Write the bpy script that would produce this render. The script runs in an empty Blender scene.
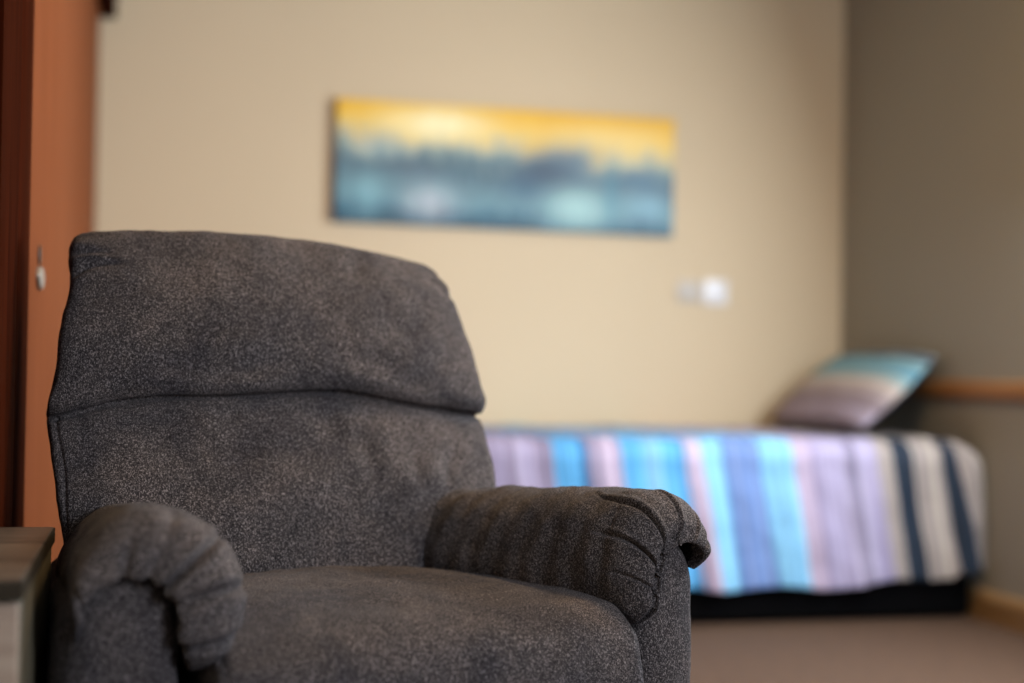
import bpy, math, random
import numpy as np
from mathutils import Vector, noise
R = math.radians
C = bpy.context.scene.collection
random.seed(4)

# ------------------------------------------------------------------ helpers
def link(name, verts, faces, mats=(), parent=None, smooth=True, fmat=None, uvs=None):
    me = bpy.data.meshes.new(name)
    me.from_pydata([tuple(map(float, v)) for v in verts], [], faces)
    for m in (mats if isinstance(mats, (list, tuple)) else [mats]):
        me.materials.append(m)
    if smooth:
        me.polygons.foreach_set('use_smooth', [True] * len(me.polygons))
    if fmat:
        me.polygons.foreach_set('material_index', fmat)
    if uvs is not None:
        ul = me.uv_layers.new(name='cloth')
        for lp in me.loops:
            ul.data[lp.index].uv = uvs[lp.vertex_index]
    me.update()
    o = bpy.data.objects.new(name, me)
    C.objects.link(o)
    if parent:
        o.parent = parent
    return o

def empty(name, loc, rz=0.0):
    o = bpy.data.objects.new(name, None)
    C.objects.link(o)
    o.location = loc
    o.rotation_euler = (0, 0, rz)
    return o

def tag(o, label=None, cat=None, group=None, kind=None):
    if label: o['label'] = label
    if cat: o['category'] = cat
    if group: o['group'] = group
    if kind: o['kind'] = kind
    return o

def box(name, lo, hi, mat, parent=None, bevel=0.004, rot=None, seg=3):
    import bmesh
    bm = bmesh.new()
    bmesh.ops.create_cube(bm, size=1)
    for v in bm.verts:
        for k in range(3):
            v.co[k] = lo[k] if v.co[k] < 0 else hi[k]
    if bevel:
        bmesh.ops.bevel(bm, geom=list(bm.edges), offset=bevel, segments=seg, affect='EDGES', profile=.5)
    me = bpy.data.meshes.new(name)
    bm.to_mesh(me); bm.free()
    me.materials.append(mat)
    if bevel:
        me.polygons.foreach_set('use_smooth', [True] * len(me.polygons))
        try: me.set_sharp_from_angle(angle=R(40))
        except Exception: pass
    o = bpy.data.objects.new(name, me)
    C.objects.link(o)
    if parent: o.parent = parent
    return o

def grid_faces(nu, nv, wrap_v=False, off=0, flip=False):
    F = []
    for i in range(nu - 1):
        for j in range(nv if wrap_v else nv - 1):
            a = i * nv + j; b = i * nv + (j + 1) % nv
            c = (i + 1) * nv + (j + 1) % nv; d = (i + 1) * nv + j
            f = (a, b, c, d)
            F.append(tuple(off + k for k in (f[::-1] if flip else f)))
    return F

def normals(P, wrap=False):
    """unit normals of a grid P[nu,nv,3]"""
    du = np.gradient(P, axis=0)
    if wrap:
        Q = np.concatenate([P[:, -1:], P, P[:, :1]], axis=1)
        dv = (Q[:, 2:] - Q[:, :-2]) / 2
    else:
        dv = np.gradient(P, axis=1)
    n = np.cross(du, dv)
    l = np.linalg.norm(n, axis=2, keepdims=True)
    return n / np.maximum(l, 1e-9)

def catmull(pts, n):
    """n points evenly spread along a Catmull-Rom curve through pts"""
    p = np.array(pts, float)
    p = np.vstack([2 * p[0] - p[1], p, 2 * p[-1] - p[-2]])
    out = []
    for i in range(1, len(p) - 2):
        for t in np.linspace(0, 1, 40, endpoint=False):
            a, b, c, d = p[i - 1], p[i], p[i + 1], p[i + 2]
            out.append(.5 * ((2 * b) + (c - a) * t + (2 * a - 5 * b + 4 * c - d) * t * t + (3 * b - a - 3 * c + d) * t ** 3))
    out.append(p[-2])
    out = np.array(out)
    s = np.concatenate([[0], np.cumsum(np.linalg.norm(np.diff(out, axis=0), axis=1))])
    q = np.linspace(0, s[-1], n)
    return np.stack([np.interp(q, s, out[:, k]) for k in range(out.shape[1])], axis=1)

def seg_dist(U, V, line):
    """signed distance of grid points (U,V) to a polyline and the position 0..1 along it"""
    best = np.full(U.shape, 9.0); sgn = np.zeros(U.shape); par = np.zeros(U.shape)
    L = np.array(line, float)
    ln = np.linalg.norm(np.diff(L, axis=0), axis=1); tot = ln.sum(); acc = 0
    for k in range(len(L) - 1):
        a, b = L[k], L[k + 1]; d = b - a
        t = np.clip(((U - a[0]) * d[0] + (V - a[1]) * d[1]) / (d @ d), 0, 1)
        ex, ey = U - a[0] - t * d[0], V - a[1] - t * d[1]
        r = np.hypot(ex, ey); s = np.sign(d[0] * ey - d[1] * ex)
        m = r < best
        best = np.where(m, r, best); sgn = np.where(m, s, sgn); par = np.where(m, (acc + t * ln[k]) / tot, par)
        acc += ln[k]
    return best, sgn, par

def crease(U, V, line, w, depth, ridge=.45, taper=(0., 1.)):
    """inward displacement of a tuck along a polyline, with a soft ridge on one side"""
    pts = catmull(line, 24) if len(line) > 2 else np.array(line)
    d, s, t = seg_dist(U, V, pts)
    fade = (1 - taper[0] * (1 - np.clip(t / .3, 0, 1))) * (1 - taper[1] * np.clip((t - .35) / .65, 0, 1) ** 1.3)
    g = np.exp(-(d / w) ** 2)
    rd = ridge * np.exp(-((d - 2.4 * w) / (1.6 * w)) ** 2) * np.where(s > 0, 1, .45)
    return depth * fade * (g - rd)

def fbm(P, scale, amp, seed=0, oct=3, stretch=(1, 1, 1)):
    sh = P.shape[:-1]; out = np.zeros(sh)
    for idx in np.ndindex(*sh):
        p = P[idx]
        out[idx] = noise.fractal(Vector((p[0] * scale * stretch[0] + seed, p[1] * scale * stretch[1], p[2] * scale * stretch[2])), 1.0, 2.0, oct)
    return out * amp

# ------------------------------------------------------------------ materials
def newmat(name):
    m = bpy.data.materials.new(name); m.use_nodes = True
    nt = m.node_tree; b = nt.nodes['Principled BSDF']
    return m, nt, b

def N(nt, typ, **kw):
    n = nt.nodes.new(typ)
    for k, v in kw.items():
        if k in n.inputs: n.inputs[k].default_value = v
        else: setattr(n, k, v)
    return n

def ramp(nt, stops, interp='LINEAR'):
    r = nt.nodes.new('ShaderNodeValToRGB')
    r.color_ramp.interpolation = interp
    e = r.color_ramp.elements
    while len(e) > 1: e.remove(e[-1])
    e[0].position = stops[0][0]; e[0].color = (*stops[0][1], 1)
    for p, c in stops[1:]:
        k = e.new(p); k.color = (*c, 1)
    return r

def coords(nt, scale=(1, 1, 1), kind='Object'):
    t = nt.nodes.new('ShaderNodeTexCoord'); mp = nt.nodes.new('ShaderNodeMapping')
    mp.inputs['Scale'].default_value = scale
    nt.links.new(t.outputs[kind], mp.inputs['Vector'])
    return mp.outputs['Vector']

def bump(nt, b, h, strength, dist=.001):
    n = N(nt, 'ShaderNodeBump', Strength=strength, Distance=dist)
    nt.links.new(h, n.inputs['Height']); nt.links.new(n.outputs['Normal'], b.inputs['Normal'])
    return n

def paint_mat(name, col, rough=.6, grain=.015):
    m, nt, b = newmat(name)
    v = coords(nt, (1, 1, 1))
    n1 = N(nt, 'ShaderNodeTexNoise', Scale=1.3, Detail=3.0); nt.links.new(v, n1.inputs['Vector'])
    r = ramp(nt, [(.3, tuple(c * (1 - grain * 2) for c in col)), (.7, tuple(c * (1 + grain) for c in col))])
    nt.links.new(n1.outputs['Fac'], r.inputs['Fac']); nt.links.new(r.outputs['Color'], b.inputs['Base Color'])
    n2 = N(nt, 'ShaderNodeTexNoise', Scale=260.0, Detail=2.0); nt.links.new(v, n2.inputs['Vector'])
    bump(nt, b, n2.outputs['Fac'], .25, .0006)
    b.inputs['Roughness'].default_value = rough
    return m

def wood_mat(name, c1, c2, scale=(1, 14, 14), rough=.45, spec=.4, dist=2.0):
    m, nt, b = newmat(name)
    v = coords(nt, scale)
    n1 = N(nt, 'ShaderNodeTexNoise', Scale=2.2, Detail=6.0, Distortion=dist * .2); nt.links.new(v, n1.inputs['Vector'])
    n2 = N(nt, 'ShaderNodeTexNoise', Scale=22.0, Detail=3.0); nt.links.new(v, n2.inputs['Vector'])
    mx = N(nt, 'ShaderNodeMath', operation='MULTIPLY_ADD'); mx.inputs[1].default_value = .3
    nt.links.new(n2.outputs['Fac'], mx.inputs[0]); nt.links.new(n1.outputs['Fac'], mx.inputs[2])
    r = ramp(nt, [(.45, c1), (.85, c2)])
    nt.links.new(mx.outputs[0], r.inputs['Fac']); nt.links.new(r.outputs['Color'], b.inputs['Base Color'])
    bump(nt, b, n2.outputs['Fac'], .15, .0004)
    b.inputs['Roughness'].default_value = rough
    b.inputs['Specular IOR Level'].default_value = spec
    if spec < .25: b.inputs['IOR'].default_value = 1.12
    return m

def plain(name, col, rough=.5, metal=0.0):
    m, nt, b = newmat(name)
    v = coords(nt)
    n = N(nt, 'ShaderNodeTexNoise', Scale=30.0, Detail=3.0); nt.links.new(v, n.inputs['Vector'])
    r = ramp(nt, [(.3, tuple(c * .93 for c in col)), (.7, tuple(min(1, c * 1.04) for c in col))])
    nt.links.new(n.outputs['Fac'], r.inputs['Fac']); nt.links.new(r.outputs['Color'], b.inputs['Base Color'])
    b.inputs['Roughness'].default_value = rough; b.inputs['Metallic'].default_value = metal
    return m

def fabric_mat():
    m, nt, b = newmat('charcoal_chenille')
    L = nt.links.new
    # heathered yarn: fine light flecks on a dark ground, in faint vertical ribs
    v = coords(nt, (1, 1, .62))
    f1 = N(nt, 'ShaderNodeTexNoise', Scale=800.0, Detail=1.0, Roughness=.6); L(v, f1.inputs['Vector'])
    f2 = N(nt, 'ShaderNodeTexNoise', Scale=420.0, Detail=2.0, Roughness=.6); L(v, f2.inputs['Vector'])
    a = N(nt, 'ShaderNodeMath', operation='MULTIPLY_ADD'); a.inputs[1].default_value = .6
    L(f2.outputs['Fac'], a.inputs[0]); L(f1.outputs['Fac'], a.inputs[2])
    r = ramp(nt, [(.58, FAB[0]), (.78, FAB[1]), (.90, FAB[2]), (1.0, FAB[3])])
    L(a.outputs[0], r.inputs['Fac'])
    # brushed nap: broad soft patches where the pile lies the other way
    v2 = coords(nt, (1, 1, 1))
    g = N(nt, 'ShaderNodeTexNoise', Scale=9.0, Detail=5.0, Roughness=.6, Distortion=.5); L(v2, g.inputs['Vector'])
    gr = ramp(nt, [(.34, (.72, .72, .78)), (.5, (1.0, .98, .99)), (.66, (1.32, 1.25, 1.22))]); L(g.outputs['Fac'], gr.inputs['Fac'])
    mx = N(nt, 'ShaderNodeMix', data_type='RGBA', blend_type='MULTIPLY'); mx.inputs[0].default_value = 1
    L(r.outputs['Color'], mx.inputs[6]); L(gr.outputs['Color'], mx.inputs[7])
    L(mx.outputs[2], b.inputs['Base Color'])
    b.inputs['Roughness'].default_value = .95
    b.inputs['Specular IOR Level'].default_value = .15
    b.inputs['Sheen Weight'].default_value = .05
    b.inputs['Sheen Roughness'].default_value = .45
    b.inputs['Sheen Tint'].default_value = (.80, .80, .92, 1)
    bump(nt, b, a.outputs[0], .9, .0016)
    return m

FAB = [(.013, .0115, .012), (.043, .037, .0375), (.110, .095, .095), (.29, .255, .25)]
FABRIC = fabric_mat()
DARKMETAL = plain('dark_steel', (.03, .03, .032), .4, .8)
WALLBEIGE = paint_mat('beige_wall_paint', (.66, .53, .36), .7)
WALLGREY = paint_mat('grey_wall_paint', (.305, .292, .248), .75)
CEIL = paint_mat('dimmed_ceiling_paint', (.50, .46, .38), .8)  # unseen ceiling, colour darkened so less light bounces onto the walls
CHERRY = wood_mat('reddish_door_veneer', (.165, .048, .017), (.22, .069, .027), (9, 9, .9), .6, .2)
DARKWOOD = wood_mat('dark_mahogany', (.022, .0035, .001), (.045, .008, .0025), (12, 12, .8), .7, .03)
RAILWOOD = wood_mat('oak_rail_wood', (.28, .12, .035), (.40, .19, .07), (14, 1, 14), .5)
SKIRT = wood_mat('oak_skirting', (.23, .13, .05), (.33, .20, .09), (14, 1, 14), .5)
TABLETOP = wood_mat('weathered_oak_top', (.045, .030, .022), (.16, .115, .085), (1.1, 16, 16), .4)
TABLESIDE = wood_mat('weathered_oak_side', (.055, .047, .030), (.13, .11, .075), (16, 16, 1.1), .5)
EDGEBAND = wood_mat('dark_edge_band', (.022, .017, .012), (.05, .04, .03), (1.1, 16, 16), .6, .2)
TABLEFRONT = wood_mat('pale_taupe_front', (.27, .19, .145), (.38, .29, .225), (1.1, 16, 16), .5)
SHADECLOTH = plain('shade_black_cloth', (.003, .003, .0035), .95)  # near-black cloth, also painted in for the shade under the bed
WHITEPL = plain('white_plastic', (.80, .80, .84), .3)
GREYPL = plain('grey_plastic', (.52, .47, .42), .4)
STEEL = plain('brushed_steel', (.30, .27, .24), .5, .3)
SHADECLOTH.node_tree.nodes['Principled BSDF'].inputs['IOR'].default_value = 1.08
MATTRESS = plain('navy_mattress', (.02, .025, .05), .8)

def carpet_mat():
    m, nt, b = newmat('brown_loop_carpet')
    v = coords(nt); L = nt.links.new
    n1 = N(nt, 'ShaderNodeTexNoise', Scale=230.0, Detail=3.0); L(v, n1.inputs['Vector'])
    n2 = N(nt, 'ShaderNodeTexNoise', Scale=24.0, Detail=4.0); L(v, n2.inputs['Vector'])
    a = N(nt, 'ShaderNodeMath', operation='MULTIPLY_ADD'); a.inputs[1].default_value = .35
    L(n2.outputs['Fac'], a.inputs[0]); L(n1.outputs['Fac'], a.inputs[2])
    r = ramp(nt, [(.45, (.030, .013, .005)), (.68, (.068, .034, .017)), (.9, (.14, .073, .039))])
    L(a.outputs[0], r.inputs['Fac']); L(r.outputs['Color'], b.inputs['Base Color'])
    b.inputs['Roughness'].default_value = .95
    bump(nt, b, n1.outputs['Fac'], .8, .004)
    return m
CARPET = carpet_mat()

# ------------------------------------------------------------------ the room
XR, YB, XW, ZC = 2.650, 5.49, -0.20, 2.6
XL, YF = -0.85, -1.6
def slab(name, lo, hi, mat):
    o = box(name, lo, hi, mat, bevel=0); o['kind'] = 'structure'; return o
slab('floor', (XL - .1, YF, -.1), (XR + .1, YB + .1, 0), CARPET)
slab('ceiling', (XL - .1, YF, ZC), (XR + .1, YB + .1, ZC + .1), CEIL)
slab('wall_back', (XL - .1, YB, 0), (XR + .1, YB + .1, ZC), WALLBEIGE)
slab('wall_right', (XR, YF, 0), (XR + .1, YB, ZC), WALLGREY)
slab('wall_left', (XL - .1, YF, 0), (XL, YB, ZC), WALLBEIGE)
# skirting boards with a small moulded top
def skirting(name, pts, mat):
    """profile swept between two points; pts = start, end, inward normal"""
    a, b, n = map(np.array, pts)
    prof = [(0, 0), (.018, 0), (.018, .075), (.013, .090), (.007, .098), (0, .100)]
    V = []
    for p in (a, b):
        for d, z in prof: V.append((p[0] + n[0] * d, p[1] + n[1] * d, z))
    k = len(prof)
    F = [(i, (i + 1) % k, k + (i + 1) % k, k + i) for i in range(k)] + [tuple(range(k))[::-1], tuple(range(k, 2 * k))]
    o = link(name, V, F, mat, smooth=False); o['kind'] = 'structure'; return o
skirting('baseboard_right', ((XR, YF), (XR, YB), (-1, 0)), SKIRT)
skirting('baseboard_back', ((XW + .01, YB), (XR, YB), (0, -1)), SKIRT)

# wooden wall-protection rail on the grey wall
rail = empty('wall_rail', (XR, 2.0, .75))
tag(rail, 'long horizontal oak-coloured wooden rail fixed along the grey wall beside the bed', 'rail')
prof = catmull([(0, -.030), (-.014, -.029), (-.020, -.020), (-.021, 0), (-.020, .020), (-.014, .029), (0, .030)], 24)
V = [(p[0], y, p[1]) for y in (-2.2, 3.43) for p in prof]
k = len(prof)
F = [(i, (i + 1) % k, k + (i + 1) % k, k + i) for i in range(k)] + [tuple(range(k))[::-1], tuple(range(k, 2 * k))]
link('rail_board', V, F, RAILWOOD, rail, smooth=False)

# ------------------------------------------------------------------ built-in wardrobe on the left
wd = empty('built_in_wardrobe', (XW - .3, 3.9, 0))
tag(wd, 'tall built-in wardrobe with reddish-brown wooden sliding doors left of the armchair', 'wardrobe')
def wbox(name, lo, hi, mat, parent=wd, **kw):
    ox, oy = (wd.location.x, wd.location.y) if parent is wd else (0, 0)
    return box(name, (lo[0] - ox, lo[1] - oy, lo[2]), (hi[0] - ox, hi[1] - oy, hi[2]), mat, parent, **kw)
wbox('carcass', (XL + .01, 2.30, 0.002), (XW - .045, 5.48, ZC - .004), DARKWOOD, bevel=.002)
wbox('end_post', (XW - .045, 2.31, 0.002), (XW + .002, 2.520, ZC - .004), DARKWOOD, bevel=.003)
d1 = wbox('door', (XW - .038, 2.524, .012), (XW, 3.96, 2.10), CHERRY, bevel=.003)
d2 = wbox('door', (XW - .044, 3.95, .012), (XW - .010, 5.48, 2.10), CHERRY, bevel=.003)
# pelmet hiding the sliding track
wbox('pelmet', (XW - .044, 2.524, 2.10), (XW - .002, 5.48, ZC - .004), CHERRY, bevel=.003)
wbox('track_cover', (XW - .004, 2.524, 2.015), (XW + .048, 5.48, 2.10), DARKWOOD, bevel=.005)
# lock: small oblong plate with a keyhole boss
def disc_y(name, c, r, depth, mat, parent, sx=1.0, sz=1.0, n=32):
    """rounded disc whose axis is +x (stands out of the door face)"""
    rings = [(1.0, 0), (1.0, depth * .6), (.93, depth * .9), (.8, depth), (.0, depth)]
    V = []
    for rr, dx in rings:
        for i in range(n):
            t = 2 * math.pi * i / n
            V.append((c[0] + dx, c[1] + math.cos(t) * r * rr * sx, c[2] + math.sin(t) * r * rr * sz))
    return link(name, V, grid_faces(len(rings), n, True), mat, parent)
lk = disc_y('door_lock', (XW - wd.location.x, 2.74 - wd.location.y, .945), .020, .008, STEEL, d1, 2.6, 1.0)
disc_y('lock_recess', (XW - wd.location.x + .0005, 2.74 - wd.location.y, .985), .020, .003, DARKMETAL, d1, 1.0, .9)

# dark door casing nearer the camera
slab('trim_1', (XL + .01, 2.02, 0), (XW + .004, 2.285, ZC - .002), DARKWOOD)
slab('trim_2', (XL + .01, 1.975, 0), (XW - .03, 2.02, ZC - .002), DARKWOOD)

# ------------------------------------------------------------------ painting
def painting_mat():
    m, nt, b = newmat('abstract_sky_and_water_paint')
    L = nt.links.new
    t = nt.nodes.new('ShaderNodeTexCoord')
    sep = nt.nodes.new('ShaderNodeSeparateXYZ'); L(t.outputs['Object'], sep.inputs[0])
    mp = nt.nodes.new('ShaderNodeMapping'); mp.inputs['Scale'].default_value = (3.2, 1, 8.5); L(t.outputs['Object'], mp.inputs['Vector'])
    n1 = N(nt, 'ShaderNodeTexNoise', Scale=1.5, Detail=5.0, Roughness=.55); L(mp.outputs[0], n1.inputs['Vector'])
    mp2 = nt.nodes.new('ShaderNodeMapping'); mp2.inputs['Scale'].default_value = (16, 1, 4); L(t.outputs['Object'], mp2.inputs['Vector'])
    n2 = N(nt, 'ShaderNodeTexNoise', Scale=1.6, Detail=5.0, Roughness=.6); L(mp2.outputs[0], n2.inputs['Vector'])
    # height fraction 0 bottom .. 1 top, wobbled
    def math_(op, a, bb, c=None):
        n = nt.nodes.new('ShaderNodeMath'); n.operation = op
        for i, x in enumerate((a, bb, c)):
            if x is None: continue
            if isinstance(x, (int, float)): n.inputs[i].default_value = x
            else: L(x, n.inputs[i])
        return n.outputs[0]
    h = math_('MULTIPLY_ADD', sep.outputs['Z'], 1 / .45, .5)
    w = math_('SUBTRACT', n2.outputs['Fac'], .5)
    h2 = math_('MULTIPLY_ADD', w, .34, h)
    w1 = math_('SUBTRACT', n1.outputs['Fac'], .5)
    h3 = math_('MULTIPLY_ADD', sep.outputs['X'], .07, math_('MULTIPLY_ADD', w1, .42, h2))
    base = ramp(nt, [(0.0, (.018, .085, .135)), (.08, (.03, .13, .20)), (.20, (.13, .28, .34)), (.34, (.11, .22, .27)),
                     (.47, (.06, .13, .18)), (.58, (.20, .30, .30)), (.66, (.50, .47, .32)), (.74, (.80, .57, .15)),
                     (.86, (.88, .53, .045)), (1.0, (.80, .44, .02))])
    L(h3, base.inputs['Fac'])
    def blob(cx, cz, rx, rz, col, amt, prev, tex=None):
        dx = math_('MULTIPLY', math_('SUBTRACT', sep.outputs['X'], cx), 1 / rx)
        dz = math_('MULTIPLY', math_('SUBTRACT', sep.outputs['Z'], cz), 1 / rz)
        d = math_('ADD', math_('MULTIPLY', dx, dx), math_('MULTIPLY', dz, dz))
        e = math_('POWER', 2.718, math_('MULTIPLY', d, -1.0))
        e = math_('MULTIPLY', e, amt)
        e = math_('MULTIPLY', e, math_('MULTIPLY_ADD', n2.outputs['Fac'], 1.2, .4))
        mx = nt.nodes.new('ShaderNodeMix'); mx.data_type = 'RGBA'; mx.clamp_factor = True
        L(e, mx.inputs[0]); L(prev, mx.inputs[6]); mx.inputs[7].default_value = (*col, 1)
        return mx.outputs[2]
    c = base.outputs['Color']
    for a in BLOBS: c = blob(*a, c)
    L(c, b.inputs['Base Color'])
    b.inputs['Roughness'].default_value = .5
    bump(nt, b, n2.outputs['Fac'], .3, .001)
    return m
# x -.65..+.65, z -.225..+.225
BLOBS = [
    (-.27, .150, .18, .055, (1.0, .90, .52), 1.1),   # pale cloud glow
    (-.42, .160, .06, .040, (1.0, .78, .30), .5),
    (.40, .130, .26, .055, (.92, .70, .28), .6),
    (-.36, -.020, .10, .045, (.08, .12, .17), .55),  # dark water left
    (-.30, -.140, .09, .060, (.62, .66, .72), .6),   # pale reflection
    (-.53, -.120, .05, .070, (.30, .60, .68), .5),
    (.22, .030, .13, .075, (.06, .13, .22), .75),    # dark skyline
    (.08, -.065, .09, .060, (.02, .09, .17), .8),
    (.14, .000, .11, .055, (.02, .05, .10), .8),
    (.27, -.140, .12, .070, (.42, .68, .66), .75),   # pale pool
    (.40, -.100, .03, .120, (.04, .24, .34), .5),
    (.53, -.010, .09, .050, (.05, .15, .26), .6),
    (.55, -.120, .08, .050, (.25, .50, .66), .5),
    (-.50, .050, .10, .040, (.35, .48, .50), .5),
    (.47, .050, .09, .030, (.55, .58, .42), .4),
]
PAINT = painting_mat()
CANVEDGE = plain('canvas_edge_brown', (.16, .085, .04), .8)
pc = (1.278, YB - .022, 1.545)
pt = empty('wall_painting', pc)
pt.rotation_euler = (0, R(.5), 0)
tag(pt, 'wide canvas painting of yellow sky over blue water hanging on the beige wall', 'painting')
def canvas():
    W, H, D = .650, .225, .016
    nx, nz = 60, 24
    V = []; F = []; fm = []
    for i in range(nx + 1):
        for j in range(nz + 1):
            x = -W + 2 * W * i / nx; z = -H + 2 * H * j / nz
            ed = min(W - abs(x), H - abs(z))
            V.append((x, -D + (0.0015 if ed < 1e-6 else 0) , z))
    for i in range(nx):
        for j in range(nz):
            a = i * (nz + 1) + j
            F.append((a, a + nz + 1, a + nz + 2, a + 1)); fm.append(0)
    # sides folded round the stretcher
    per = [i * (nz + 1) for i in range(nx + 1)] + [nx * (nz + 1) + j for j in range(1, nz + 1)] + \
          [i * (nz + 1) + nz for i in range(nx - 1, -1, -1)] + [j for j in range(nz - 1, 0, -1)]
    off = len(V)
    for p in per: V.append((V[p][0], D, V[p][2]))
    n = len(per)
    for i in range(n):
        F.append((per[i], off + i, off + (i + 1) % n, per[(i + 1) % n])); fm.append(1)
    return link('canvas', V, F, [PAINT, CANVEDGE], pt, smooth=False, fmat=fm)
canvas()
# stretcher bars behind the canvas
def stretcher():
    V = []; F = []
    for lo, hi in [((-.64, .0, -.215), (.64, .0195, -.180)), ((-.64, .0, .180), (.64, .0195, .215)),
                   ((-.64, .0, -.18), (-.605, .0195, .18)), ((.605, .0, -.18), (.64, .0195, .18)), ((-.018, .0, -.18), (.018, .0195, .18))]:
        o = len(V)
        V += [(x, y, z) for x in (lo[0], hi[0]) for y in (lo[1], hi[1]) for z in (lo[2], hi[2])]
        F += [tuple(o + q for q in f) for f in ((0, 1, 3, 2), (4, 6, 7, 5), (0, 4, 5, 1), (2, 3, 7, 6), (0, 2, 6, 4), (1, 5, 7, 3))]
    return link('stretcher_frame', V, F, RAILWOOD, pt, smooth=False)
stretcher()

# ------------------------------------------------------------------ wall plates
s1 = empty('light_switch', (2.117, YB - .001, 1.106))
tag(s1, 'small square white light switch plate on the beige wall right of the painting', 'light switch')
box('switch_plate', (-.048, -.010, -.048), (.048, 0, .048), WHITEPL, s1, bevel=.004)
box('rocker', (-.013, -.016, -.022), (.013, -.009, .022), WHITEPL, s1, bevel=.002)
s2 = empty('wall_socket', (2.010, YB - .001, 1.106))
tag(s2, 'faint grey square wall plate immediately left of the white light switch', 'wall plate')
box('face_plate', (-.048, -.008, -.040), (.048, 0, .040), GREYPL, s2, bevel=.003)
box('insert', (-.020, -.012, -.020), (.020, -.007, .020), GREYPL, s2, bevel=.002)

# ------------------------------------------------------------------ bed
bed = empty('single_bed', (1.63, 4.96, 0))
tag(bed, 'low single bed with base blacked in as shade, standing along the beige wall under the striped duvet', 'bed')
bx, by = 1.63, 4.96
box('bed_base', (.62 - bx, 4.45 - by, .012), (2.62 - bx, 5.42 - by, .33), SHADECLOTH, bed, bevel=.015)  # base blacked down to the floor, standing in for shade under the bed
box('mattress', (.62 - bx, 4.50 - by, .332), (2.60 - bx, 5.43 - by, .540), MATTRESS, bed, bevel=.04, seg=5)
for lx in (.75, 2.44):
    for ly in (4.59, 5.34):
        rings = [(.0, 0.0), (.019, 0.0), (.021, .006), (.022, .02), (.027, .035)]
        V = []
        for r_, z_ in rings:
            for i in range(20):
                t = 2 * math.pi * i / 20
                V.append((lx - bx + r_ * math.cos(t), ly - by + r_ * math.sin(t), z_))
        link('leg', V, grid_faces(len(rings), 20, True), DARKMETAL, bed)

def duvet_mat():
    m, nt, b = newmat('striped_duvet_cotton')
    L = nt.links.new
    uv = nt.nodes.new('ShaderNodeUVMap'); uv.uv_map = 'cloth'
    sep = nt.nodes.new('ShaderNodeSeparateXYZ'); L(uv.outputs[0], sep.inputs[0])
    # uv.x = stripe coordinate in metres (0..3), normalised below
    mr = N(nt, 'ShaderNodeMapRange'); mr.inputs['From Min'].default_value = .9; mr.inputs['From Max'].default_value = 2.9
    L(sep.outputs['X'], mr.inputs['Value'])
    lil = (.40, .36, .55); lil2 = (.50, .46, .68); mauve = (.29, .25, .38); gm = (.30, .27, .40); sky = (.10, .42, .80); sky2 = (.25, .60, .90)
    pink = (.55, .46, .62); ind = (.13, .24, .55); ind2 = (.25, .38, .72); nav = (.004, .018, .045); bei = (.44, .39, .36); mid = (.03, .19, .45)
    S = [(.9, lil), (1.06, mauve), (1.09, lil2), (1.144, mauve), (1.205, sky), (1.29, mid), (1.318, gm), (1.36, pink), (1.425, sky), (1.50, sky2), (1.56, sky),
         (1.645, pink), (1.695, sky2), (1.77, ind), (1.80, ind2), (1.825, ind), (1.855, ind2), (1.87, ind), (1.90, sky2), (2.01, pink),
         (2.07, lil), (2.12, lil2), (2.18, gm), (2.235, lil2), (2.30, bei), (2.355, nav), (2.43, bei), (2.535, nav), (2.59, bei), (2.71, nav)]
    S = [(.9, S[0][1])] + [(p * .983, c) for p, c in S[1:]]
    assert len(S) <= 32
    r = ramp(nt, [((p - .9) / 2.0, c) for p, c in S[:32]], 'CONSTANT')
    L(mr.outputs[0], r.inputs['Fac'])
    last = N(nt, 'ShaderNodeMath', operation='GREATER_THAN'); last.inputs[1].default_value = 2.632; L(sep.outputs['X'], last.inputs[0])
    mx = nt.nodes.new('ShaderNodeMix'); mx.data_type = 'RGBA'; mx.inputs[7].default_value = (*nav, 1)
    L(last.outputs[0], mx.inputs[0])
    # fine woven pin-stripes inside the bands
    mpu = nt.nodes.new('ShaderNodeMapping'); mpu.inputs['Scale'].default_value = (42, .5, 1); L(uv.outputs[0], mpu.inputs['Vector'])
    ns_ = N(nt, 'ShaderNodeTexNoise', Scale=1.0, Detail=3.0); L(mpu.outputs[0], ns_.inputs['Vector'])
    pr = ramp(nt, [(.36, (.42, .40, .46)), (.52, (.76, .74, .74)), (.66, (1.0, 1.0, .98))]); L(ns_.outputs['Fac'], pr.inputs['Fac'])
    pm = nt.nodes.new('ShaderNodeMix'); pm.data_type = 'RGBA'; pm.blend_type = 'MULTIPLY'; pm.inputs[0].default_value = 1
    L(r.outputs['Color'], pm.inputs[6]); L(pr.outputs['Color'], pm.inputs[7]); L(pm.outputs[2], mx.inputs[6])
    v = coords(nt, (700, 700, 700)); n = N(nt, 'ShaderNodeTexNoise', Scale=1.0); L(v, n.inputs['Vector'])
    bump(nt, b, n.outputs['Fac'], .2, .0004)
    L(mx.outputs[2], b.inputs['Base Color'])
    b.inputs['Roughness'].default_value = .8
    return m
DUVET = duvet_mat()

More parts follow.
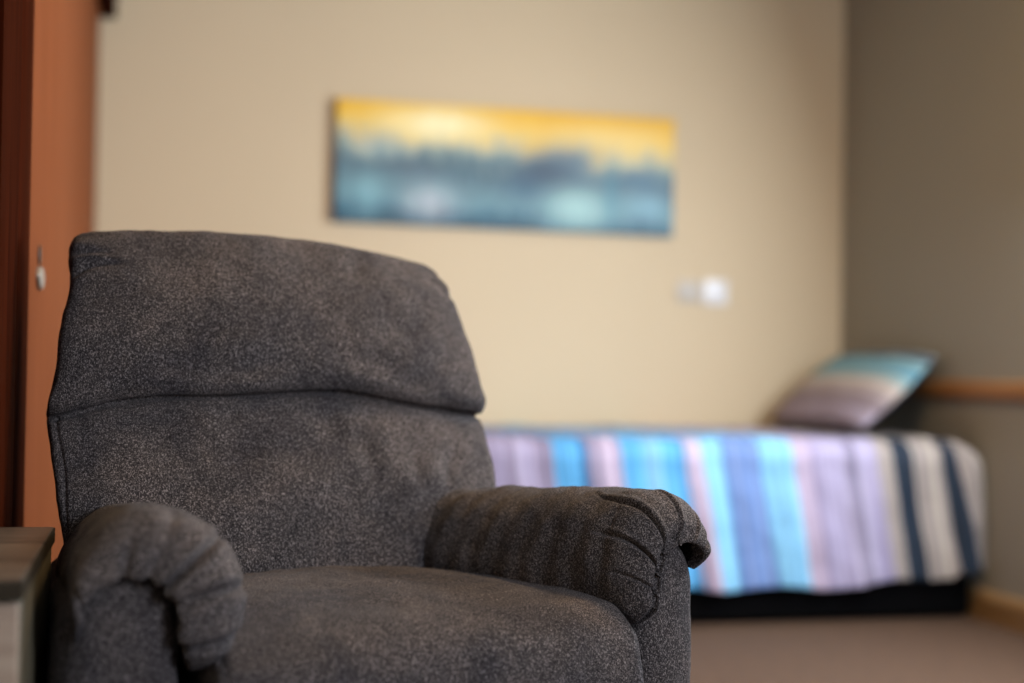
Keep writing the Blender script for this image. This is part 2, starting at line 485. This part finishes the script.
def make_duvet():
    ztop = .585; r = .075
    x0, xc = .60, 2.535       # foot end .. where the head end begins to roll over
    yc = 4.50; yf = 5.39     # near roll line, far roll line
    cols = []                 # each: (q, n, stripe coordinate at q, length function)
    nx = 150
    for i in range(nx + 1):
        x = x0 + (xc - x0) * i / nx
        cols.append(((x, yc), (0, -1), x))
    nf = 26
    for i in range(1, nf + 1):
        a = (math.pi / 2) * i / nf
        cols.append(((xc, yc), (math.sin(a), -math.cos(a)), xc + .17 * i / nf))
    nh = 40
    for i in range(1, nh + 1):
        y = yc + (yf - yc) * i / nh
        cols.append(((xc, y), (1, 0), xc + .17))
    m = 56
    V = []; UV = []
    for ci, (q, n, s0) in enumerate(cols):
        x = q[0]
        hem = .085 + .055 * min(1, max(0, (x - 1.2) / 1.1)) + .012 * math.sin(x * 5.1) + .006 * math.sin(x * 17)
        if ci > nx: hem = .155 + .02 * min(1, (ci - nx) / nf)
        tot = r * math.pi / 2 + (ztop - r - hem)
        for k in range(m + 1):
            Ln = tot * k / m
            if Ln < r * math.pi / 2:
                h_ = r * math.sin(Ln / r); z = ztop - r * (1 - math.cos(Ln / r)); hang = 0
            else:
                hang = (Ln - r * math.pi / 2); h_ = r; z = ztop - r - hang
            fl = hang / .45
            wav = (.010 * math.sin(x * 23 + 1.3 * math.sin(x * 7)) + .006 * math.sin(x * 51 + 2)) * fl
            if ci > nx: wav = .004 * math.sin(ci * .5) * fl
            out = h_ + (.022 * fl + wav if n[1] < -.02 else 0)
            if nx < ci <= nx + nf: out += .060 * math.sin(2 * math.atan2(n[0], -n[1])) * min(1, Ln / .12)
            V.append([min(q[0] + n[0] * out, 2.640), q[1] + n[1] * out, z])
            UV.append((s0 - .16 * hang - .03 * math.sin(hang * 6) * 0, Ln))
    nb = m + 1
    F = grid_faces(len(cols), nb)
    # top surface from the near roll line to the far side and over the back edge
    base = len(V); ny = 44
    for i in range(nx + 1):
        x = cols[i][0][0]
        for j in range(ny + 1):
            y = yc + (yf - yc) * j / ny
            V.append([x, y, ztop]); UV.append((x + .25 * (y - yc) , -(y - yc)))
    F += grid_faces(nx + 1, ny + 1, off=base, flip=True)
    b2 = len(V); nd = 14
    for i in range(nx + 1):
        x = cols[i][0][0]
        for k in range(nd + 1):
            a = k / nd
            if a < .5:
                t = a / .5 * math.pi / 2; V.append([x, yf + .07 * math.sin(t), ztop - .07 * (1 - math.cos(t))])
            else:
                V.append([x, yf + .07, ztop - .07 - (a - .5) * .35])
            UV.append((x + .2, -1.0))
    F += grid_faces(nx + 1, nd + 1, off=b2, flip=True)
    A = np.array(V)
    # soft quilted puff
    d = np.zeros(len(A))
    for i, p in enumerate(A):
        d[i] = .012 * noise.fractal(Vector((p[0] * 5, p[1] * 5, p[2] * 5)), 1, 2, 3) + .004 * noise.noise(Vector((p[0] * 22, p[1] * 18, p[2] * 9)))
    top = A[:, 2] > ztop - .002
    A[:, 2] += np.where(top, np.abs(d) * .9, d * .3)
    A[:, 1] += np.where(~top & (A[:, 1] < yc), d, 0)
    o = link('striped_duvet', A, F, DUVET, uvs=UV)
    import bmesh
    bm = bmesh.new(); bm.from_mesh(o.data)
    bmesh.ops.remove_doubles(bm, verts=bm.verts, dist=.0006)
    bmesh.ops.recalc_face_normals(bm, faces=bm.faces)
    bm.to_mesh(o.data); bm.free()
    sm = o.modifiers.new('thick', 'SOLIDIFY'); sm.thickness = .012; sm.offset = -1
    return o
dv = make_duvet()
tag(dv, 'duvet with blue, lilac, beige and navy stripes draped over the single bed', 'duvet')

def pillow_mat():
    m, nt, b = newmat('striped_pillowcase')
    L = nt.links.new
    t = nt.nodes.new('ShaderNodeTexCoord'); sep = nt.nodes.new('ShaderNodeSeparateXYZ'); L(t.outputs['Object'], sep.inputs[0])
    n = N(nt, 'ShaderNodeTexNoise', Scale=5.0); L(t.outputs['Object'], n.inputs['Vector'])
    a = N(nt, 'ShaderNodeMath', operation='MULTIPLY_ADD'); a.inputs[1].default_value = .03; L(n.outputs['Fac'], a.inputs[0]); L(sep.outputs['X'], a.inputs[2])
    mr = N(nt, 'ShaderNodeMapRange'); mr.inputs['From Min'].default_value = -.21; mr.inputs['From Max'].default_value = .23
    L(a.outputs[0], mr.inputs['Value'])
    r = ramp(nt, [(0, (.20, .17, .22)), (.10, (.33, .28, .36)), (.22, (.24, .19, .22)), (.34, (.36, .30, .30)), (.44, (.50, .43, .40)),
                  (.53, (.27, .38, .40)), (.62, (.14, .32, .42)), (.74, (.22, .36, .40)), (.82, (.02, .05, .10)), (.89, (.30, .34, .36)), (.96, (.03, .07, .12))], 'CONSTANT')
    L(mr.outputs[0], r.inputs['Fac'])
    # navy reverse side
    gt = N(nt, 'ShaderNodeMath', operation='LESS_THAN'); gt.inputs[1].default_value = -.006; L(sep.outputs['Z'], gt.inputs[0])
    mx = nt.nodes.new('ShaderNodeMix'); mx.data_type = 'RGBA'; mx.inputs[7].default_value = (.006, .012, .03, 1)
    L(gt.outputs[0], mx.inputs[0]); L(r.outputs['Color'], mx.inputs[6]); L(mx.outputs[2], b.inputs['Base Color'])
    b.inputs['Roughness'].default_value = .85
    return m
def make_pillow():
    hx, hy, th = .205, .36, .062
    n = 60
    V = []; F = []
    for side in (1, -1):
        off = len(V)
        for i in range(n + 1):
            for j in range(n + 1):
                s = -1 + 2 * i / n; t = -1 + 2 * j / n
                # pinched corners
                x = hx * s * (1 - .07 * (t * t) * abs(s)); y = hy * t * (1 - .05 * (s * s) * abs(t))
                f = max(0, (1 - abs(s) ** 2.6)) ** .55 * max(0, (1 - abs(t) ** 3.2)) ** .55
                z = side * (th * f)
                z += side * .006 * f * noise.noise(Vector((s * 2.5, t * 3.5, side)))
                V.append((x, y, z))
        F += grid_faces(n + 1, n + 1, off=off, flip=(side < 0))
    o = link('pillow', V, F, pillow_mat())
    import bmesh
    bm = bmesh.new(); bm.from_mesh(o.data); bmesh.ops.remove_doubles(bm, verts=bm.verts, dist=.0004)
    bmesh.ops.recalc_face_normals(bm, faces=bm.faces); bm.to_mesh(o.data); bm.free()
    return o
pl = make_pillow()
pl.location = (2.455, 5.01, .738)
pl.rotation_euler = (0, R(-41), R(3))
tag(pl, 'striped blue and grey pillow with navy back leaning against the grey wall on the bed', 'pillow')

# ------------------------------------------------------------------ side table
nt_ = empty('side_table', (-.42, 1.86, 0))
tag(nt_, 'weathered brown wooden side table with pale drawer front beside the left arm of the armchair', 'side table')
tx, ty = -.42, 1.86
tt = box('table_top', (-.72 - tx, 1.582 - ty, .562), (-.126 - tx, 2.085 - ty, .580), TABLETOP, nt_, bevel=.0015)
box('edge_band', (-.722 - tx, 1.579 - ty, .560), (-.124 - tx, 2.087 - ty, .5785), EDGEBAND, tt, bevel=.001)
box('cabinet_body', (-.71 - tx, 1.600 - ty, .05), (-.128 - tx, 2.08 - ty, .561), TABLESIDE, nt_, bevel=.002)
for z0, z1 in ((.31, .555), (.075, .302)):
    dr = box('drawer', (-.70 - tx, 1.588 - ty, z0), (-.1285 - tx, 1.601 - ty, z1), TABLEFRONT, nt_, bevel=.003)
    box('handle', (-.50 - tx, 1.566 - ty, (z0 + z1) / 2 - .006), (-.34 - tx, 1.590 - ty, (z0 + z1) / 2 + .006), DARKMETAL, dr, bevel=.003)
box('plinth', (-.69 - tx, 1.63 - ty, .001), (-.15 - tx, 2.06 - ty, .052), TABLESIDE, nt_, bevel=.002)

# ------------------------------------------------------------------ recliner armchair
# chair frame: x = u (across), y = -v (front is -y), z up
ch = empty('recliner_armchair', (.2658, 2.1211, 0), R(18.77))
tag(ch, 'large charcoal grey fabric recliner armchair with padded arms in the foreground', 'armchair')

def c3(u, v, z): return np.stack([u, -v, z], axis=-1)

def make_back():
    nz, na = 290, 600
    zs = np.linspace(.36, .985, nz)
    # front and rear profile
    prof = catmull([(.36, -.118), (.45, -.120), (.52, -.126), (.60, -.138), (.66, -.154), (.705, -.174), (.735, -.194), (.756, -.206),
                    (.775, -.198), (.81, -.190), (.85, -.195), (.90, -.214), (.95, -.246), (.985, -.276), (1.02, -.31)], 400)
    W_z = [.36, .45, .52, .58, .64, .72, .78, .85, .92, .965, .985]
    W_v = [.315, .332, .347, .357, .361, .359, .352, .341, .324, .314, .308]
    P = np.zeros((nz + 34, na, 3))
    ang = np.linspace(0, 2 * np.pi, na, endpoint=False)
    c, s = np.cos(ang), np.sin(ang)
    e = 2 / 4.2
    cx = np.sign(c) * np.abs(c) ** e; sy = np.sign(s) * np.abs(s) ** e
    def ring(z, shrinkW, D0, D1, top):
        w = np.interp(z, W_z, W_v) - shrinkW
        u = w * cx
        front, back = D0, D1
        mid = front - np.minimum(.055, (front - back) / 2)
        v = np.where(sy > 0, mid + (front - mid) * sy, mid + (mid - back) * sy)
        u = u * np.where(sy > 0, 1, 1 - .26 * np.abs(sy) ** 1.2) + .006 + .005 * np.clip((.73 - z) / .05, 0, 1) + .006 * np.clip((z - .88) / .10, 0, 1)
        # whole front bows: edges fall back
        v = v - .016 * (u / .33) ** 2 * np.clip(sy, 0, 1) * 1.0
        # crown of the top edge, also tilts down slightly to the right
        k = np.clip((z - .70) / .28, 0, 1) ** 1.5
        zz = z + k * (.003 - .026 * (u / .31) ** 2 - .006 * (u / .31))
        return u, v, zz
    for i, z in enumerate(zs):
        uu = (np.interp(z, W_z, W_v)) * cx
        zq = z + (.30 * uu ** 2 + .006 * uu) * np.clip((.93 - z) / .12, 0, 1)
        f = np.interp(zq, prof[:, 0], prof[:, 1]); b = -.40 - .03 * (z - .36)
        u, v, zz = ring(z, 0, f, b, 0)
        P[i] = np.stack([u, -v, zz], -1)
    # roll over at the top
    for k in range(34):
        a = (k + 1) / 34
        if a < .72:
            t = .72 + a / .72 * (np.pi / 2 - .72)
            z = .985 + .052 * (np.sin(t) - math.sin(.72))
            sh = .052 * (math.cos(.72) - np.cos(t))
        else:
            q = (a - .72) / .28
            z = .985 + .052 * (1 - math.sin(.72)) + .003 * q; sh = .052 * math.cos(.72) + q * .055
        f = -.276 - sh; b = -.418 + sh
        if f < b: f = b = (f + b) / 2
        u, v, zz = ring(.985, min(sh, .05) * .55, f, b, 1)
        P[nz + k] = np.stack([u, -v, zz + (z - .985)], -1)
    n = normals(P, True)
    # orient outward
    cen = P.mean(axis=(0, 1)); 
    if ((P[60] - cen) * n[60]).sum() < 0: n = -n
    U, Z = P[..., 0], P[..., 2]
    frontw = np.clip(-n[..., 1] * 1.6, 0, 1)   # faces the front
    sidew = np.clip(frontw + .08 * np.clip(np.abs(n[..., 0]), 0, 1), 0, 1) * (P[..., 1] < .36)
    D = np.zeros(U.shape)                      # outward displacement
    # cross seam between head pillow and lumbar pillow
    zsm = .756 - .30 * U ** 2 + .004 * np.sin(U * 21) - .006 * U
    dl = Z - zsm
    D += sidew * (-.016 * np.exp(-(dl / .0038) ** 2))
    D += frontw * (.014 * np.exp(-((dl - .024) / .020) ** 2) * (1 - .3 * (U / .33) ** 2))
    D += frontw * (.003 * np.exp(-((dl + .020) / .016) ** 2))
    D += frontw * (-.006 * np.exp(-((dl + .075) / .035) ** 2))
    # dimpled puckers along the seam
    D += frontw * 0.0012 * np.sin(U * 95 + 3 * np.sin(U * 17)) * np.exp(-(dl / .018) ** 2)
    # lumbar wrinkles
    for ln, w, dp in [([(-.022, .665), (-.016, .625), (-.022, .585), (-.020, .550)], .0065, .0065),
                      ([(.005, .70), (.014, .665), (.026, .625), (.042, .58), (.055, .545)], .0070, .0085),
                      ([(.060, .735), (.070, .70), (.085, .665)], .009, .0035),
                      ([(.105, .71), (.120, .66), (.135, .60)], .014, .0035),
                      ([(.20, .68), (.205, .63), (.225, .585)], .013, .003),
                      ([(.25, .60), (.27, .645), (.30, .67)], .012, .004),
                      ([(-.13, .60), (-.125, .565), (-.10, .53)], .013, .003),
                      ([(-.25, .565), (-.18, .55), (-.08, .545)], .012, .003)]:
        D -= frontw * crease(U, Z, ln, w, dp, .6, (1., 1.))
    # head pillow soft folds
    for ln, w, dp in [([(-.21, .80), (-.12, .785), (-.03, .80), (.04, .815)], .016, .0055),
                      ([(-.05, .775), (.03, .785), (.12, .775)], .012, .004),
                      ([(.15, .775), (.22, .77), (.30, .745)], .012, .0035),
                      ([(.16, .87), (.21, .86), (.25, .87)], .015, .004),
                      ([(-.30, .74), (-.24, .765), (-.20, .79)], .012, .004)]:
        D -= frontw * crease(U, Z, ln, w, dp, .5, (1., 1.))
    # gathered corner tucks
    for sg in (-1, 1):
        a = 1.0 if sg < 0 else .38
        for ln, dp in [([(-.325, .918), (-.308, .930), (-.290, .940), (-.265, .944), (-.235, .944)], .012),
                       ([(-.325, .942), (-.308, .955), (-.280, .960), (-.245, .958)], .011),
                       ([(-.320, .962), (-.305, .978), (-.285, .988), (-.26, .990)], .008)]:
            D -= sidew * crease(U * -sg, Z, ln, .0046, dp * a * .9, .45, (0., 1.))
        # puff of the corner itself
        D += a * .003 * np.exp(-((U - sg * .30) / .05) ** 2 - ((Z - .955) / .035) ** 2)
    # edge seam running down the side of the lumbar pillow
    D -= sidew * .0035 * np.exp(-((np.abs(U) - (.343 - .0)) / .003) ** 2) * (Z < .72) * (U < 0) * (P[..., 1] < .26)
    D += fbm(P, 7.0, .0045, 3.1) + fbm(P, 22.0, .0016, 9.4, 2)
    P = P + n * D[..., None]
    V = P.reshape(-1, 3); ns = P.shape[0]
    F = grid_faces(ns, na, True)
    cb = len(V); V = np.vstack([V, P[0].mean(0), P[-1].mean(0)])
    F += [(j, cb, (j + 1) % na) for j in range(na)][::1]
    o_ = (ns - 1) * na
    F += [(o_ + j, o_ + (j + 1) % na, cb + 1) for j in range(na)]
    o = link('backrest', V, F, FABRIC, ch)
    fixn(o); return o

def fixn(o):
    import bmesh
    bm = bmesh.new(); bm.from_mesh(o.data)
    bmesh.ops.recalc_face_normals(bm, faces=bm.faces); bm.to_mesh(o.data); bm.free()

def slope(P):
    """arm tops fall slightly towards the back"""
    Q = P.copy(); v = -P[..., 1]
    Q[..., 2] -= .030 * np.clip((.15 - v) / .40, 0, 1.1) * np.clip((P[..., 2] - .44) / .12, 0, 1)
    return Q

def flare(P, side):
    """the arms stand apart at the front and close in towards the back"""
    P = slope(P)
    if side < 0: P[..., 2] -= .010 * np.clip((.20 + P[..., 1]) / .3, 0, 1) * np.clip((P[..., 2] - .5) / .1, 0, 1)
    a = R(13.5 if side < 0 else 12.4)
    u0, y0 = side * .382, -.25
    x, y = P[..., 0] - u0, P[..., 1] - y0
    ca, sa = math.cos(a), math.sin(a) * side
    Q = P.copy()
    Q[..., 0] = u0 + x * ca - y * sa
    Q[..., 1] = y0 + x * sa + y * ca
    return Q

def make_pad(side):
    A0 = side * .382
    if side > 0:
        outer = [(.052, .520), (.066, .532), (.076, .558), (.071, .592), (.046, .618), (.010, .630), (-.030, .624), (-.064, .602), (-.086, .560), (-.094, .515), (-.086, .475), (-.070, .452)]
    else:
        outer = [(.066, .486), (.071, .508), (.071, .542), (.060, .580), (.038, .612), (.005, .632), (-.038, .632), (-.080, .614), (-.113, .574), (-.128, .525), (-.116, .480), (-.084, .452)]
    seam = [(.053, .518), (.051, .532), (.044, .548), (.026, .559), (.004, .563), (-.018, .559), (-.036, .547), (-.047, .525), (-.052, .500), (-.055, .480), (-.059, .462), (-.063, .448)]
    if side < 0:
        seam = [(.064, .484), (.063, .508), (.057, .536), (.040, .553), (.012, .561), (-.018, .559), (-.036, .547), (-.047, .525), (-.052, .500), (-.055, .480), (-.059, .462), (-.063, .448)]
    npf = 260
    O = catmull(outer, npf); S = catmull(seam, npf)
    inner_n = 40
    st = []   # (v, blend of outer: 1 outer .. 0 seam, arc length from the seam)
    for k in range(14):
        t = (k / 13) * np.pi / 2
        st.append((-.175 - .055 * np.cos(t), max(.06, np.sin(t) ** .6), .8))
    for k in range(1, 150):
        v = -.175 + (.215 + .175) * k / 149
        st.append((v, 1.0, (.215 - v) + .07))
    bulge = .066 if side > 0 else .064
    for k in range(1, 61):
        t = (k / 60) * R(140)
        st.append((.215 + bulge * np.sin(t) , max(0, np.cos(t)) if t < np.pi / 2 else 0.0, .07 * (1 - k / 60)))
    # past 90 deg: dive behind the seam
    P = np.zeros((len(st), npf, 3)); Q = np.zeros((len(st), npf)); Sd = np.zeros((len(st), npf))
    for i, (v, f, arc) in enumerate(st):
        t = i
        pr = S + (O - S) * f
        # keep the curl full: rounder than a plain ellipse
        ff = f ** (.92 if side > 0 else .62) if f > 0 else 0
        pr = S + (O - S) * ff
        # the front tapers towards the lower ends of the roll
        q = np.linspace(0, 1, npf)
        endt = np.clip(np.minimum(q, 1 - q) / .11, 0, 1) ** .5
        vv = v if v <= .215 else .215 + (v - .215) * (.35 + .65 * endt)
        P[i, :, 0] = A0 + side * pr[:, 0]; P[i, :, 1] = -vv; P[i, :, 2] = pr[:, 1]
        Q[i] = q; Sd[i] = arc
    n = normals(P)
    ctr = np.array([A0, 0, .53])
    mid = P[80] - ctr; mid[:, 1] = 0
    if (mid * n[80]).sum() < 0: n = -n
    # cut positions are written as (profile position 0 outer .. 1 inner, arc length from seam)
    prof_len = .36
    X = Q * prof_len; Y = Sd
    D = np.zeros(X.shape)
    if side > 0:
        cr = [([(.105, 0), (.098, .04), (.092, .08)], .0030, .006), ([(.150, 0), (.146, .06), (.132, .125)], .0026, .009),
              ([(.196, 0), (.200, .06), (.190, .12), (.178, .150)], .0028, .010), ([(.238, 0), (.246, .045), (.244, .11)], .0026, .009),
              ([(.282, 0), (.290, .045), (.292, .080)], .0026, .005), ([(.06, .0), (.055, .05)], .004, .006)]
    else:
        cr = [([(.145, 0), (.140, .03), (.142, .055)], .0065, .007), ([(.183, 0), (.176, .05), (.178, .10)], .0060, .0035),
              ([(.194, 0), (.218, .035), (.232, .10)], .0046, .013),
              ([(.205, 0), (.246, .02), (.272, .050), (.284, .085)], .0046, .014), ([(.300, 0), (.318, .02), (.322, .07)], .005, .016),
              ([(.06, .0), (.055, .05)], .006, .005)]
    for ln, w, dp in cr:
        D -= crease(X, Y, ln, w, dp, .30, (0., 1.))
    # drawn-in seam where the gathered cap meets the upright panel
    D -= (.012 if side > 0 else 0) * np.exp(-((Y - .028) / .0045) ** 2) * np.clip((Q - .30) / .15, 0, 1)
    # soft dent above the seam so that the curl reads as stuffed
    D += .004 * np.sin(np.pi * np.clip(Y / .07, 0, 1)) * (Y < .07)
    D += fbm(P, 9.0, .0045, 5.3 + side) + fbm(P, 30.0, .0018, 1.7 + side, 2)
    # nap wrinkles across the inner face
    D += .0012 * np.sin(P[..., 1] * 120 + 20 * P[..., 2]) * (n[..., 0] * side < 0) * (Y > .07)
    P = P + n * D[..., None]
    # close into a solid with an inner skin that follows the seam line inside the arm
    ns = len(st)
    inner = np.zeros((ns, inner_n, 3))
    Si = catmull(seam[::-1], inner_n)
    for i, (v, f, arc) in enumerate(st):
        sc = .93
        inner[i, :, 0] = A0 + side * (Si[:, 0] * sc); inner[i, :, 1] = -min(v, .205); inner[i, :, 2] = (Si[:, 1] - .50) * sc + .50
    ALL = np.concatenate([P, inner], axis=1); m = npf + inner_n
    ALL = flare(ALL, side)
    V = ALL.reshape(-1, 3); F = grid_faces(ns, m, True)
    F.append(tuple(range(m)))
    o = link('arm_pad', V, F, FABRIC, ch)
    fixn(o); return o

def make_arm(side):
    """upright arm body: rounded-top section, upholstered front panel with a soft edge"""
    A0 = side * .382
    sec = catmull([(.071, .07), (.071, .20), (.070, .34), (.067, .46), (.060, .515), (.044, .546), (.026, .559), (.004, .563), (-.018, .559), (-.036, .547), (-.047, .525), (-.051, .47), (-.052, .34), (-.054, .20), (-.055, .07)], 240)
    if side < 0:
        sec[:, 0] += np.where(sec[:, 0] > 0, .010 * np.clip(sec[:, 0] / .05, 0, 1), 0)
    cen = np.array([0, .30])
    st = [(-.36, .0), (-.36, .55), (-.36, .93), (-.355, .985), (-.345, 1.0)]
    st += [(v, 1.0) for v in np.linspace(-.33, .226, 60)]
    for k in range(1, 15):
        t = k / 14 * np.pi / 2
        st.append((.226 + .018 * np.sin(t), 1 - (1 - np.cos(t)) * .0))
    P = []
    for v, f in st[:65]:
        wide = np.where(sec[:, 0] > .03, 1, 0) * (.010 if side < 0 else .0) * np.clip((.228 - v) / .006, 0, 1) * np.clip((.54 - sec[:, 1]) / .03, 0, 1)
        P.append(np.stack([A0 + side * (sec[:, 0] + wide) * f, np.full(len(sec), -v), cen[1] + (sec[:, 1] - cen[1]) * (f if f < .99 else 1)], -1))
    # front: inset rings
    for k in range(1, 46):
        t = k / 45
        ins = .058 * t            # how far the ring has moved in from the edge
        rr = .022
        if ins < rr: dv_ = rr - (rr - math.sqrt(max(0, rr ** 2 - (rr - ins) ** 2)))
        else: dv_ = rr
        puff = .008 * math.sin(min(1, ins / .055) * math.pi / 2)
        w = np.clip(1 - ins / .056, 0, 1)
        x = sec[:, 0] * w
        z = sec[:, 1].copy()
        z = np.where(z > .50, .50 + (z - .50) * w, z)
        z = np.where(z < .12, .12 - (.12 - z) * w, z)
        P.append(np.stack([A0 + side * x, np.full(len(sec), -(.226 + dv_ + puff)), z], -1))
    P = np.array(P)
    n = normals(P)
    mid = P[30] - np.array([A0, 0, .3]); mid[:, 1] = 0
    if (mid * n[30]).sum() < 0: n = -n
    D = fbm(P, 8.0, .0035, 2.2 * side) + fbm(P, 30, .0010, 4 * side, 2)
    # vertical edge seam on the outer side of the front
    D -= .0035 * np.exp(-((P[..., 1] + .222) / .0028) ** 2) * (n[..., 1] > -.5)
    P = P + n * D[..., None]
    P = flare(P, side)
    ns, m = P.shape[:2]
    V = P.reshape(-1, 3)
    F = grid_faces(ns, m, True)
    o = link('arm', V, F, FABRIC, ch)
    fixn(o); return o

def make_seat():
    """thick cushion: rounded section swept across, crowned on top, waterfall front"""
    hw = .301
    path = catmull([(-.30, .40), (-.30, .462), (-.26, .476), (-.18, .480), (-.08, .486), (.04, .489), (.14, .488), (.21, .484), (.262, .475),
                    (.300, .450), (.315, .410), (.318, .370), (.312, .340), (.290, .322), (.24, .318), (.0, .318), (-.28, .318)], 330)
    nu = 220
    P = np.zeros((nu, len(path), 3))
    # outward direction of the section in (v,z)
    tg = np.gradient(path, axis=0); tg /= np.linalg.norm(tg, axis=1, keepdims=True)
    nr = np.stack([-tg[:, 1], tg[:, 0]], 1)
    for i in range(nu):
        s = -1 + 2 * i / (nu - 1)
        u = hw * (np.sign(s) * (1 - (1 - abs(s)) ** 1.0))
        e = max(0.0, (abs(s) - .93) / .07)
        ins = .022 * (1 - math.sqrt(max(0, 1 - e * e)))
        crown = .014 * (1 - s * s)
        bow = .018 * (1 - s * s)
        v = path[:, 0] - nr[:, 0] * ins; z = path[:, 1] - nr[:, 1] * ins
        # section offset: nr points outward when the path runs back-over-top-front-under
        z = z + crown * np.clip((path[:, 1] - .36) / .1, 0, 1)
        v = v + bow * np.clip((path[:, 0] - .1) / .2, 0, 1)
        P[i] = np.stack([np.full(len(path), u), -v, z], -1)
    n = normals(P)
    if n[nu // 2, 100, 2] < 0: n = -n
    D = fbm(P, 6.0, .0050, 7.7) + fbm(P, 26.0, .0012, 3.3, 2)
    U, V_ = P[..., 0], -P[..., 1]
    top = (n[..., 2] > .2)
    for ln, w, dp in [([(-.12, .20), (0, .235), (.14, .23)], .03, .004), ([(-.05, .05), (.05, .02), (.12, .04)], .03, .003), ([(.20, .24), (.25, .15), (.27, .02)], .02, .003)]:
        D -= top * crease(U, V_, ln, w, dp, .4, (1., 1.))
    # welt line along the side of the front edge
    D -= .003 * np.exp(-((np.abs(U) - .292) / .003) ** 2) * (V_ > .20)
    P = P + n * D[..., None]
    P[..., 0] *= 1 - .30 * np.clip(.25 + P[..., 1], 0, .6) / .50
    m = len(path)
    V = P.reshape(-1, 3); F = grid_faces(nu, m, True)
    F += [tuple(range(m)), tuple((nu - 1) * m + j for j in range(m))[::-1]]
    o = link('seat_cushion', V, F, FABRIC, ch)
    fixn(o); return o

def make_footrest():
    """padded panel that hangs closed below the seat"""
    n1, n2 = 60, 60
    V = []; F = []
    for i in range(n1 + 1):
        for j in range(n2 + 1):
            s = -1 + 2 * i / n1; t = -1 + 2 * j / n2
            f = (max(0, 1 - abs(s) ** 8) ** .35) * (max(0, 1 - abs(t) ** 5) ** .4)
            V.append((s * .318, -(.262 + .048 * f), .20 + t * .112))
    F = grid_faces(n1 + 1, n2 + 1)
    o = link('footrest', V, F, FABRIC, ch)
    sm = o.modifiers.new('thick', 'SOLIDIFY'); sm.thickness = .02; sm.offset = -1
    fixn(o)
    sm.offset = 1 if False else -1
    return o

make_back(); make_seat(); make_footrest()
for s in (1, -1):
    make_arm(s); make_pad(s)
# hidden carcass between the arms and the rear panel
box('seat_frame', (-.325, -.235, .085), (.325, .345, .316), SHADECLOTH, ch, bevel=.01)
for u in (-.37, .37):
    for y in (-.19, .31):
        rings = [(.0, 0.001), (.024, 0.001), (.026, .008), (.026, .06), (.022, .075)]
        V = [(u + r_ * math.cos(2 * math.pi * i / 24), y + r_ * math.sin(2 * math.pi * i / 24), z_) for r_, z_ in rings for i in range(24)]
        link('foot', V, grid_faces(len(rings), 24, True), DARKMETAL, ch)

# ------------------------------------------------------------------ light
def area(name, loc, target, size, power, col, spread=180):
    l = bpy.data.lights.new(name, 'AREA'); l.shape = 'RECTANGLE'; l.size, l.size_y = size
    l.energy = power; l.color = col; l.spread = R(spread)
    o = bpy.data.objects.new(name, l); C.objects.link(o); o.location = loc
    d = Vector(target) - Vector(loc)
    o.rotation_euler = d.to_track_quat('-Z', 'Y').to_euler()
    return o
area('window_daylight', (XR - .03, 3.35, 1.20), (0, 3.7, .35), (1.3, 1.1), 150, (.84, .93, 1.0), 172)
area('far_window_daylight', (2.35, -.9, 1.45), (.5, 2.4, .7), (1.5, 1.2), 105, (.82, .90, 1.0))
area('ceiling_lamp', (1.45, 2.7, 2.56), (1.45, 2.7, 0), (.5, .5), 36, (1.0, .66, .30))

w = bpy.data.worlds.new('world'); bpy.context.scene.world = w; w.use_nodes = True
bg = w.node_tree.nodes['Background']; bg.inputs['Color'].default_value = (.85, .92, 1.0, 1); bg.inputs['Strength'].default_value = .17

# ------------------------------------------------------------------ camera
cam = bpy.data.cameras.new('camera'); co = bpy.data.objects.new('camera', cam); C.objects.link(co)
cam.sensor_width = 36; cam.lens = 1500 / 1024 * 36
co.location = (0, 0, .80)
from mathutils import Matrix
M = Matrix.Rotation(R(-13.4), 4, 'Z') @ Matrix.Rotation(R(90) + math.atan(26.5 / 1500), 4, 'X') @ Matrix.Rotation(R(.85), 4, 'Z')
co.rotation_euler = M.to_euler()
cam.dof.use_dof = True; cam.dof.focus_distance = 2.07; cam.dof.aperture_fstop = 1.4
cam.clip_start = .05
sc = bpy.context.scene
sc.camera = co
sc.view_settings.view_transform = 'Standard'; sc.view_settings.look = 'None'
sc.view_settings.gamma = 1; sc.view_settings.use_curve_mapping = False
sc.view_settings.exposure = 0.0
